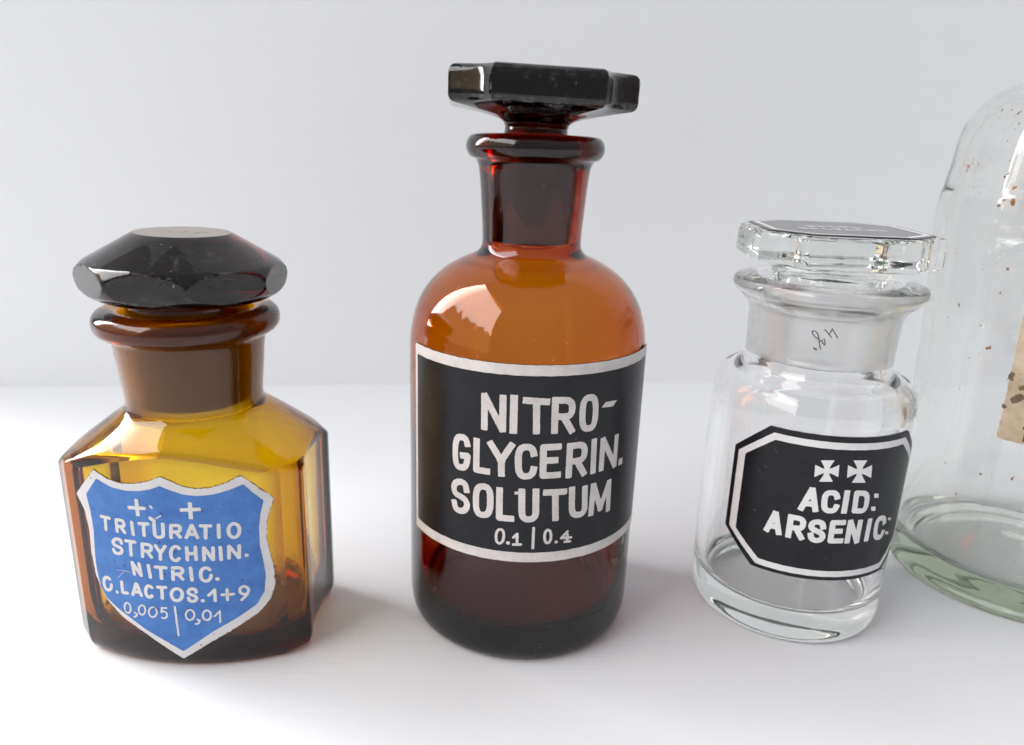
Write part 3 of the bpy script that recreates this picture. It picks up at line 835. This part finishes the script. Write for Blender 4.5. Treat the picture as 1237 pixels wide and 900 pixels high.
def cross_mesh(c):
    Ps = [np.array([SR.px(*vG(*p)) for p in P]) for P in pattee(*c)]
    al = np.concatenate(Ps)
    return field_mesh(lambda X, Y: np.minimum.reduce([sd_polygon(X, Y, P) for P in Ps] + [np.hypot(X - al[:, 0].mean(), Y - al[:, 1].mean()) - 0.35]), al[:, 0].min() - .3, al[:, 0].max() + .3, al[:, 1].min() - .3, al[:, 1].max() + .3, 0.12)
for c in ((588, 186, 95, 86), (846, 190, 95, 90)):
    paint('poison_cross', SR, [cross_mesh(c)], M_WHITE_R, labr, 0.51)
def sq(c, r): return pm(vG, [(c[0] - r, c[1] + r), (c[0] + r, c[1] + r), (c[0] + r, c[1] - r), (c[0] - r, c[1] - r)], SR)
A1 = [gr('A', (357, 502), (516, 518), (396, 312)), gr('C', (536, 524), (682, 528), (552, 336)), ln(vG, [(748, 362), (724, 508)], 1.4, True, SR), gr('D', (780, 525), (906, 528), (806, 340)), sq((977, 385), 17), sq((953, 489), 17)]
A2 = [gr('A', (88, 668), (226, 708), (118, 492)), gr('R', (256, 718), (404, 746), (284, 530)), gr('S', (428, 758), (570, 768), (446, 568)), gr('E', (588, 768), (712, 766), (616, 580)),
      gr('N', (722, 768), (838, 766), (756, 578)), ln(vG, [(926, 588), (898, 732)], 1.4, True, SR), gr('C', (942, 744), (1030, 734), (974, 546), 1.4), sq((1080, 572), 11), sq((1058, 684), 12)]
for R_ in (A1, A2):
    paint('lettering', SR, R_, M_WHITE_R, labr, 0.51)
# pencilled mark on the frosted neck
SN = Cyl(RX, RY, 18.0, RX, RY, lambda z: float(np.interp(z, (68.8, 71.0, 79.0, 82.6), (18.0, 17.85, 18.1, 18.5))))
vH = view(970, 385, 20)
wr = [ln(vH, q, 0.26, False, SN) for q in ([(225, 300), (290, 290), (345, 340), (375, 430), (385, 500), (300, 440), (240, 370), (225, 305)], [(380, 500), (400, 600), (410, 680), (430, 735)],
      [(390, 540), (450, 520), (470, 580), (525, 635), (535, 570), (510, 490)], [(530, 260), (685, 445)], [(640, 360), (705, 235)], [(705, 240), (830, 455)])]
wr.append(ln(vH, [(265, 708), (322, 748)], 0.42, False, SN))
pw = paint('pencil_mark', SN, wr, M_PENCIL, br, 0.05)

# grey-brown residue on one side of the shoulder
M_FILM = bpy.data.materials.new('dried_residue')
t_, n_, l_ = nt(M_FILM)
p_ = n_['Principled BSDF']; p_.inputs['Base Color'].default_value = (0.34, 0.28, 0.22, 1); p_.inputs['Roughness'].default_value = 0.8
tr_ = n_.new('ShaderNodeBsdfTransparent'); mx_ = n_.new('ShaderNodeMixShader')
c_ = n_.new('ShaderNodeTexCoord'); z_ = n_.new('ShaderNodeTexNoise'); z_.inputs['Scale'].default_value = 260.0; z_.inputs['Detail'].default_value = 7.0; z_.inputs['Roughness'].default_value = 0.7
l_.new(c_.outputs['Object'], z_.inputs['Vector'])
k_ = n_.new('ShaderNodeMapRange'); k_.inputs['From Min'].default_value = 0.40; k_.inputs['From Max'].default_value = 0.72; k_.inputs['To Max'].default_value = 0.75
l_.new(z_.outputs['Fac'], k_.inputs['Value']); l_.new(k_.outputs['Result'], mx_.inputs[0])
l_.new(tr_.outputs[0], mx_.inputs[1]); l_.new(p_.outputs[0], mx_.inputs[2]); l_.new(mx_.outputs[0], n_['Material Output'].inputs['Surface'])
SH = Cyl(RX, RY, 24.85, RX, RY, lambda z: float(np.interp(z, (58.0, 61.0, 63.8, 65.9, 66.9), (24.85, 24.8, 24.2, 22.6, 20.2))))
paint('residue_film', SH, [field_mesh(lambda X, Y: np.hypot((X - 24.0) / 12.0, (Y - 62.0) / 4.0) - 0.8 + 0.16 * vnoise(X, Y, 0.5) + 0.1 * vnoise(X, Y, 1.7), 10, 40, 58.2, 66.6, 0.3)], M_FILM, br, 0.05)

# clear stopper with a label on its top
ROTR = math.radians(-4.0)
st = thing('clear_octagonal_stopper', 'clear glass flat stopper with cut corners and a dark label on top', 'stopper', RX, RY, 90.3, (0, 0, 0))
OA = oct_angles(21.0, 8.8, ROTR)
O8 = octagon_r(OA, 21.0, 8.8, ROTR)
lv, fl = [], []
def S(r, z, f=0.0):
    lv.append((r, z)); fl.append(f)
S(2.0, 2.0); S(7.0, 1.6); S(10.6, 0.2); S(12.2, -2.4); S(12.3, -10.0); S(12.2, -18.6); S(12.6, -19.8); S(13.4, -20.3); S(14.4, -20.1); S(14.85, -19.3, 0.25)
for t in (0.25, 0.5, 0.75, 1.0):
    S(14.85 + 0.75 * t, -19.3 + 16.6 * t, 0.25)
S(15.4, -2.2); S(14.6, -0.6); S(13.9, 1.2); S(14.1, 2.6); S(15.2, 3.6); S(17.0 if False else np.minimum(17.0, O8 - 1.2), 4.1)
S(O8 - 1.0, 4.4); S(O8 - 0.3, 4.8); S(O8, 5.5)
for z in (7.0, 8.5, 10.0):
    S(O8, z)
S(O8, 11.0); S(O8 - 0.35, 11.7); S(O8 - 1.1, 12.0); S(O8 * 0.5, 12.0)
V, Fc, fr = loft(lv, OA, True, True, fl)
mesh_obj('stopper_glass', V, Fc, M_CLEAR_ST, st, 25, fr)
def top_oct(a, cut):
    c, s = math.cos(ROTR), math.sin(ROTR)
    P = [(a - cut, a), (a, a - cut), (a, -a + cut), (a - cut, -a), (-a + cut, -a), (-a, -a + cut), (-a, a - cut), (-a + cut, a)]
    return [(x * c - y * s, x * s + y * c) for x, y in P]
FT = Flat(12.0)
tl = paint('top_label', FT, [poly_mesh(top_oct(18.9, 8.0), 0.8, 0.05)], M_GLOSSBLACK, st, 0.30, 0.02)
tl['label'] = 'black octagonal label with a white border lying on the stopper top'
PA, PB = top_oct(17.9, 7.6), top_oct(16.6, 7.0)
paint('border_line', FT, [field_mesh(lambda X, Y: np.maximum(sd_polygon(X, Y, PA), -sd_polygon(X, Y, PB)) + 0.02 * vnoise(X, Y, 1.0), -25, 25, -25, 25, 0.5)], M_WHITE_R, tl, 0.34)
# two rows of worn, unreadable white lettering seen edge-on
mk = []
for row, (yy, x0, x1, n) in enumerate(((2.2, -7.0, 7.0, 5), (-4.0, -11.0, 11.0, 8))):
    for k in range(n):
        cx_ = x0 + (x1 - x0) * (k + 0.5) / n
        mk.append(strokes_mesh([[(cx_ - 0.6, yy - 1.6), (cx_ - 0.5, yy + 1.6)], [(cx_ + 0.6, yy + 1.4 - 0.8 * (k % 3)), (cx_ + 0.6, yy - 1.6 + 0.9 * (k % 2))]], 0.75, 0.3, False, 0.14))
paint('worn_lettering', FT, mk, M_WHITE_R, tl, 0.35)

# =================================================================== BIG BOTTLE: pale green, cropped by the picture
BX, BY = 155.0, 205.0
bb = thing('large_green_tinted_bottle', 'large old pale green glass bottle with rust specks and a torn paper label', 'bottle', BX, BY)
def big_r(z):
    return float(np.interp(z, (0, 30, 60, 90, 111), (34.9, 34.8, 35.0, 36.8, 37.3)))
prof = [(0.5, 6.0), (14, 5.0), (25, 2.2), (30.5, 0.2), (32.6, 0.0), (34.0, 0.8), (34.8, 3.0), (34.9, 8.0), (34.8, 30.0), (35.0, 60.0), (36.8, 90.0), (37.4, 104.0), (37.3, 110.4), (36.9, 112.0), (36.2, 118.0), (35.2, 126.4), (33.4, 131.6), (29.2, 136.8), (22.7, 140.4), (17.5, 143.0), (14.8, 147.0), (14.3, 152.0), (14.3, 168.0), (15.5, 169.0), (17.5, 170.0), (17.8, 173.0), (16.5, 174.5), (13.0, 174.6), (11.6, 173.4), (11.4, 168.0), (11.3, 150.0), (12.2, 145.0), (16.0, 141.0), (21.5, 138.0), (27.6, 134.4), (31.0, 130.0), (32.6, 125.6), (33.6, 117.8), (34.3, 111.6), (34.6, 104.0), (33.9, 90.0), (32.2, 60.0), (31.9, 30.0), (31.9, 14.0), (31.4, 10.5), (29.2, 8.6), (24.0, 8.8), (14.0, 11.0), (0.5, 12.0)]
lathe_obj('bottle_glass', prof, M_GREEN, bb, None, 60, 4)
SB = Cyl(BX, BY, 36.3, BX, BY, big_r)
paper_sd = lambda X, Y: np.maximum(np.maximum(-32.75 - X, X - 24), np.maximum(50.35 - Y, Y - 96.0)) + 0.10 * vnoise(X, Y, 1.6) + 0.06 * vnoise(X, Y, 4.1)
pl = paint('paper_label', SB, plate(paper_sd, -34, 25, 49.5, 97, 0.6), M_PAPER, bb, 0.16, 0.02)
pl['label'] = 'brown aged paper label with mould spots and faded print'
ink = [strokes_mesh([[(-25.6, 54.6), (-25.6, 61.0)]], 1.3, 0.2, True, 0.06), strokes_mesh([[(-27.0, 54.6), (-22.0, 54.6)]], 0.7, 0.2, True, 0.05),
       strokes_mesh([[(-26.6, 50.9 + 0.35), (-26.6, 53.2)], [(-26.6, 53.2), (-25.2, 53.2)], [(-26.6, 52.2), (-25.4, 52.2)]], 0.36, 0.1, True, 0.02)]
paint('printed_letters', SB, ink, M_INK, pl, 0.20)
mould = [strokes_mesh([[SB.px(*view(1190, 360, 4.745)(*p)) for p in ((150, 440), (140, 462))]], 1.4, 0.25, False, 0.3),
         strokes_mesh([[SB.px(*view(1190, 360, 4.745)(*p)) for p in ((165, 585), (195, 575))]], 2.0, 0.25, False, 0.4),
         strokes_mesh([[SB.px(*view(1190, 360, 4.745)(*p)) for p in ((205, 518), (222, 520))]], 1.4, 0.25, False, 0.3),
         strokes_mesh([[SB.px(*view(1190, 360, 4.745)(*p)) for p in ((97, 622), (101, 628))]], 1.0, 0.2, False, 0.15)]
for c in mould:
    paint('mould_spot', SB, [c], M_MOULD, pl, 0.19)

def big_outer(z):
    return float(np.interp(z, (0, 30, 60, 90, 104, 110.4, 112, 118, 126.4, 131.6, 136.8, 140.4), (34.9, 34.8, 35.0, 36.8, 37.4, 37.3, 36.9, 36.2, 35.2, 33.4, 29.2, 22.7)))
SS = Cyl(BX, BY, 36.3, BX, BY, big_outer)
vz1, vz2, vz3, vz5 = view(1080, 80, 3.75), view(1080, 320, 3.75), view(1060, 540, 3.75), view(1080, 90, 5.625)
spots = []
for v, c, r in [(vz5, (510, 620), 0.55), (vz5, (495, 650), 0.4), (vz5, (530, 600), 0.35), (vz5, (655, 240), 0.35), (vz5, (728, 240), 0.3), (vz5, (795, 258), 0.5), (vz5, (755, 695), 0.4), (vz5, (775, 675), 0.25),
                (vz5, (832, 765), 0.5), (vz5, (832, 862), 0.75), (vz5, (820, 890), 0.4), (vz5, (768, 850), 0.35), (vz5, (733, 890), 0.45), (vz5, (555, 770), 0.22), (vz5, (498, 735), 0.16), (vz5, (620, 535), 0.15), (vz5, (645, 568), 0.15), (vz5, (610, 355), 0.2), (vz5, (490, 485), 0.16), (vz5, (755, 450), 0.2), (vz5, (815, 335), 0.3), (vz5, (445, 640), 0.16), (vz5, (435, 565), 0.15),
                (vz2, (297, 178), 0.45), (vz2, (245, 237), 0.25), (vz2, (392, 275), 0.25), (vz2, (424, 378), 0.6), (vz2, (328, 420), 0.22), (vz2, (378, 405), 0.18), (vz2, (523, 18), 0.4), (vz2, (485, 125), 0.3), (vz2, (412, 20), 0.15), (vz2, (280, 562), 0.2), (vz2, (170, 622), 0.15),
                (vz3, (290, 73), 0.25), (vz3, (342, 216), 0.26), (vz3, (195, 278), 0.26), (vz3, (456, 128), 0.35), (vz3, (608, 147), 0.5), (vz3, (410, 388), 0.15), (vz1, (258, 695), 0.22), (vz1, (296, 622), 0.15), (vz1, (296, 848), 0.25)]:
    q = SS.px(*v(*c))
    for _ in range(4):
        a = (q[0] + random.uniform(-r, r) * 0.6, q[1] + random.uniform(-r, r) * 0.6)
        spots.append(strokes_mesh([[a, (a[0] + random.uniform(-r, r) * 0.5, a[1] + random.uniform(-r, r) * 0.7)]], r * 0.8, 0.1, False, 0.22 * r))
for _ in range(46):
    q = SS.px(random.uniform(1150, 1236), 108 + 150 * random.random() ** 1.3)
    r = random.uniform(0.07, 0.2)
    spots.append(strokes_mesh([[q, (q[0] + random.uniform(-r, r), q[1] + random.uniform(-r, r))]], r, 0.06, False, 0.25 * r))
for _ in range(22):
    q = SS.px(random.gauss(1170, 7), random.gauss(200, 14))
    r = random.uniform(0.08, 0.24)
    spots.append(strokes_mesh([[q, (q[0] + random.uniform(-r, r), q[1] + random.uniform(0, 2.5 * r))]], r, 0.06, False, 0.25 * r))
rs = paint('rust_specks', SS, spots, M_RUST, bb, 0.04)
rs['kind'] = 'stuff'
